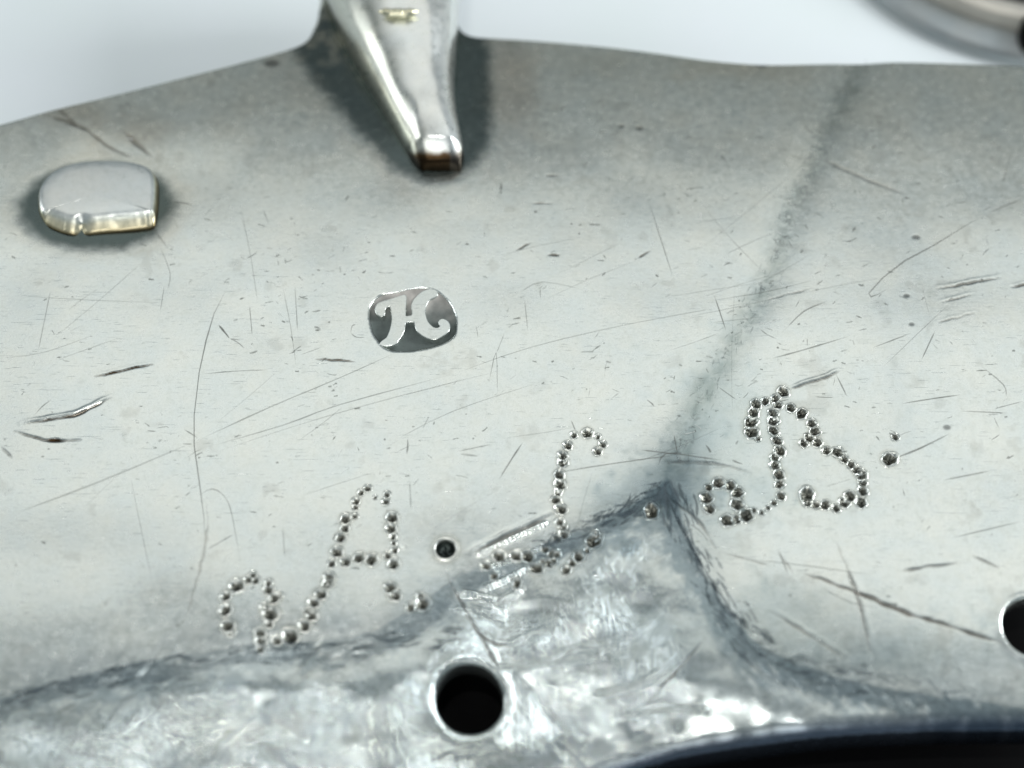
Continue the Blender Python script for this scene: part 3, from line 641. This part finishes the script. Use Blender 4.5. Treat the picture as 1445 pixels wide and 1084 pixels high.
while cntk < 950:      # small nicks, mostly lying a few degrees off level
    px = rnd.uniform(5, 1440); py = rnd.uniform(100, 900)
    if not okpix(px, py): continue
    x, y, _ = onplate(px, py)
    if chain_s(np.array([x]), np.array([y]))[0] > 0: continue
    if vnoise(np.array([px/90.]), np.array([py/90.]), 200)[0] < rnd.uniform(-.7, .7): continue
    dens = 1.0 if 250 < py < 650 else .5
    if rnd.random() > dens: continue
    cntk += 1
    a = math.radians(rnd.gauss(-8, 22)) if rnd.random() < .8 else rnd.uniform(0, 3.14)
    L = 2.2*math.exp(rnd.gauss(.55, .55)); bend = rnd.uniform(-.12, .12)*L
    dx, dy = math.cos(a)*L, math.sin(a)*L
    ribbon([(px-dx, py-dy), (px+bend*dy/L, py-bend*dx/L), (px+dx, py+dy)], rnd.choice((.6, .8, .9, 1.2, 1.6)), rnd.uniform(.15, .8), (.11, .115, .10) if rnd.random() < .75 else (.75, .76, .73), .5)  # the pale nicks are painted glints
for _ in range(38):    # long faint hairlines
    px = rnd.uniform(60, 1400); py = rnd.uniform(260, 760)
    if not okpix(px, py): continue
    a = math.radians(rnd.gauss(-20, 14)) if rnd.random() < .7 else rnd.uniform(0, 3.14); L = rnd.uniform(20, 110)
    dx, dy = math.cos(a)*L, math.sin(a)*L; c_ = rnd.uniform(-.04, .04)
    pts = [(px-dx, py-dy), (px+c_*dy, py-c_*dx), (px+dx, py+dy)]
    if not all(okpix(*q) for q in pts): continue
    ribbon(pts, rnd.uniform(.6, .9), rnd.uniform(.15, .38), (.14, .14, .125), .3)
rib = mesh_np('hairline_scratches', np.array(RV), RQ, None, M_DIRT_GLINT, plate, np.array(RC), True, 'stuff')

# ------------------------------------------------------------------ tapered pin soldered to the rim
def pin():
    prof = catmull([(0, -.05), (.015, .25), (.08, .62), (.18, .82), (.31, .935), (.5, 1.0), (.70, .985), (.82, .90), (.95, .62), (.99, .25), (1, -.05)], 5)
    sec = [(-120, 440, 655, .95), (-60, 450, 650, .95), (0, 463, 647, .93), (40, 478, 645, .88), (80, 497, 642, .80), (120, 520, 640, .70), (160, 543, 644, .61), (195, 563, 651, .55), (213, 574, 654, .50), (219, 577, 655, .47), (228, 583, 654, .37), (236, 590, 652, .27), (239, 594, 650, .20), (241, 597, 648, .02)]
    S = catmull(sec, 4); V = []; T = []
    for i, (py, xl, xr, h) in enumerate(S):
        for u, v in prof:
            px = xl+(xr-xl)*u; x, y = PZ(px, py, 0)
            z0 = -.03; z = z0 + h*v + .022*float(vnoise(np.array([px/22.]), np.array([py/30.]), 300)[0])
            V.append((x, y, z))
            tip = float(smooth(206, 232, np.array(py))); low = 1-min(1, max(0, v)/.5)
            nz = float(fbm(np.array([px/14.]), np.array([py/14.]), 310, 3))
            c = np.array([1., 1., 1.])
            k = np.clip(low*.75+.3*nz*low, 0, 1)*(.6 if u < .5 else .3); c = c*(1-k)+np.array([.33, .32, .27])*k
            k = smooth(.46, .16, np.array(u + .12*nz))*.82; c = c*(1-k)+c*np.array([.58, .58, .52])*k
            k = np.clip(tip*(.9-v*1.2) + tip*.35*nz, 0, 1)*.6; c = c*(1-k)+np.array([.20, .105, .035])*k
            ap = py-52*h*max(v, 0)+4*nz; k = float(smooth(209, 219, np.array(ap)))*(1-.25*(u > .75)); c = c*(1-k)+np.array([.10, .055, .02])*k
            k = float(smooth(214, 226, np.array(ap)))*.85; c = c*(1-k)+np.array([.02, .013, .008])*k
            k = smooth(.6, .1, np.array(v))*tip; c = c*(1-k)+np.array([.03, .02, .01])*k
            T.append(c)
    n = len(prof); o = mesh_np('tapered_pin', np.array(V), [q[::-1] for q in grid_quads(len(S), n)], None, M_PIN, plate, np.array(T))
    o['label'] = 'tapered pin soldered on at the rim, brown at its blunt tip'
    # small bright nick standing on the pin
    V = []; N = 14
    for i in range(N+1):
        t = i/N; px = 534+t*56; py = 16+3*math.sin(t*3)-1+rnd.uniform(-.6, .6); hh = (.05+.025*rnd.random())*min(1, 5*min(t, 1-t)+.25)
        for k in range(8):
            a = 2*math.pi*k/8; x, y = PZ(px, py, .90); V.append((x, y+.075*math.cos(a)*min(1, 4*min(t, 1-t)+.2), .885+hh*math.sin(a)))
    mesh_np('raised_nick', np.array(V), grid_quads(N+1, 8, True), None, M_NICK, o, np.tile([1, .96, .80], (len(V), 1)))
    return o
M_NICK = silver('bright_cut', (.95, .93, .82), .16, True, .1)
pin()

# ------------------------------------------------------------------ stud head
def stud():
    outl = catmull([(54, 292), (52, 268), (60, 250), (76, 236), (100, 227), (130, 223), (165, 223), (193, 226), (210, 233), (218, 246), (219, 268), (217, 292), (213, 303), (195, 307), (150, 311), (110, 315), (88, 312), (66, 303)], 6, True)
    h = .20; N = len(outl); cx, cy = 137, 272
    top = toplane(outl, h); c = toplane([(cx, cy)], h)[0]
    fr = smooth(296, 304, outl[:, 1])            # the ragged front edge
    V = []; T = []
    nz = fbm(outl[:, 0]*.13, outl[:, 1]*.13, 77, 3)*1.6
    notch = np.exp(-((outl[:, 0]-111)/4.5)**2)*fr
    def ring(scale, z, push=0, colr=(1, 1, 1), jit=0):
        P = c + (top-c)*scale; y = P[:, 1]-push*fr + .07*notch*(z < h*.8)
        zz = np.full(N, z) - jit*np.abs(nz)*fr*.5 - notch*.10*(z > .05)*(scale > .95)
        V.append(np.stack([P[:, 0], y, zz], 1)); T.append(np.tile(colr, (N, 1)))
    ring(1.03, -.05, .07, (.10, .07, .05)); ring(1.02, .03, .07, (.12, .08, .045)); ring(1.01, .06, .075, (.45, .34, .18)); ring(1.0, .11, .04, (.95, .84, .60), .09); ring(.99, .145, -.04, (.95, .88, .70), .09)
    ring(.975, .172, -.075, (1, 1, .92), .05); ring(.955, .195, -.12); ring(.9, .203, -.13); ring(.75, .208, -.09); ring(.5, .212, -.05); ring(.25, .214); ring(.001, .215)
    o = mesh_np('stud_head', np.concatenate(V), grid_quads(len(V), N, True), None, M_HEAD, plate, np.concatenate(T))
    zz = macro(*[np.array([v]) for v in c])[0]; o.location.z = float(zz)-.02
    o['label'] = 'flat polished stud head with a ragged front edge'
stud()

# ------------------------------------------------------------------ what lies below and behind
def slab(name, outline, z0, z1, mat, bev=.05):
    P = np.array(outline, float); c = P.mean(0); N = len(P); V = []
    for s_, z in ((1, z0), (1, z1-bev), (1-bev*.05, z1-bev*.3), (1-bev*.12, z1), (.5, z1), (.01, z1)):
        Q_ = c+(P-c)*s_; V.append(np.stack([Q_[:, 0], Q_[:, 1], np.full(N, z)], 1))
    return mesh_np(name, np.concatenate(V), grid_quads(len(V), N, True), None, mat, None)
bl = slab('black_block', catmull([(-11, 1.5), (-11, -10), (0, -10.5), (11, -10), (11, 1.5), (0, 1.7)], 8, True), -2.6, -1.35, M_BLACK)
bl['label'] = 'black block below the lower edge of the silver plate, seen through its holes'; bl['category'] = 'block'
pp = mesh_np('white_paper', np.array([(-40, -30, -2.6), (40, -30, -2.6), (40, 50, -2.6), (-40, 50, -2.6)]), [(0, 1, 2, 3)], None, M_PAPER); pp['kind'] = 'structure'
# blurred round fitting, upper right
rp = toplane([(1240, -4), (1330, 50), (1450, 84)], -2.4); A_ = np.array([[2*(rp[1]-rp[0])[0], 2*(rp[1]-rp[0])[1]], [2*(rp[2]-rp[0])[0], 2*(rp[2]-rp[0])[1]]])
cx, cy = [float(v) for v in np.linalg.solve(A_, [(rp[1]**2).sum()-(rp[0]**2).sum(), (rp[2]**2).sum()-(rp[0]**2).sum()])]; k_ = float(math.hypot(rp[0, 0]-cx, rp[0, 1]-cy))
fit = empty('round_fitting', None, (cx, cy, -2.6)); fit['label'] = 'blurred round silver fitting with a brass collar on the white paper behind'; fit['category'] = 'metal fitting'
def lathe(name, prof, mat, parent, n=96):
    V = [(r*math.cos(2*math.pi*k/n), r*math.sin(2*math.pi*k/n), z) for r, z in prof for k in range(n)]
    return mesh_np(name, np.array(V), [q for q in grid_quads(len(prof), n, True)], None, mat, parent, None)
lathe('flange', [(k_+.02, 0), (k_+.05, .12), (k_, .26), (k_-.2, .34), (k_-.55, .36), (k_-.9, .30)], M_RINGSILVER, fit)
lathe('collar', [(k_-.46, .30), (k_-.48, .62), (k_-.55, .70), (k_-.78, .72), (k_-.83, .62), (k_-.84, .2)], M_BRASS, fit)
lathe('dark_recess', [(k_-.84, .45), (k_-1.2, .40), (.02, .38)], M_BLACK, fit)
bx, by = [float(v) for v in PZ(1452, 48, -2.1)]
V = [(r*math.cos(a)*.16+bx-cx, r*math.sin(a)*.30+by-cy, z) for r, z in ((1, .3), (1, .62), (.85, .72), (.3, .76), (.01, .76)) for a in [2*math.pi*k/16 for k in range(16)]]
mesh_np('dark_stud', np.array(V), grid_quads(5, 16, True), None, M_BLACK, fit)
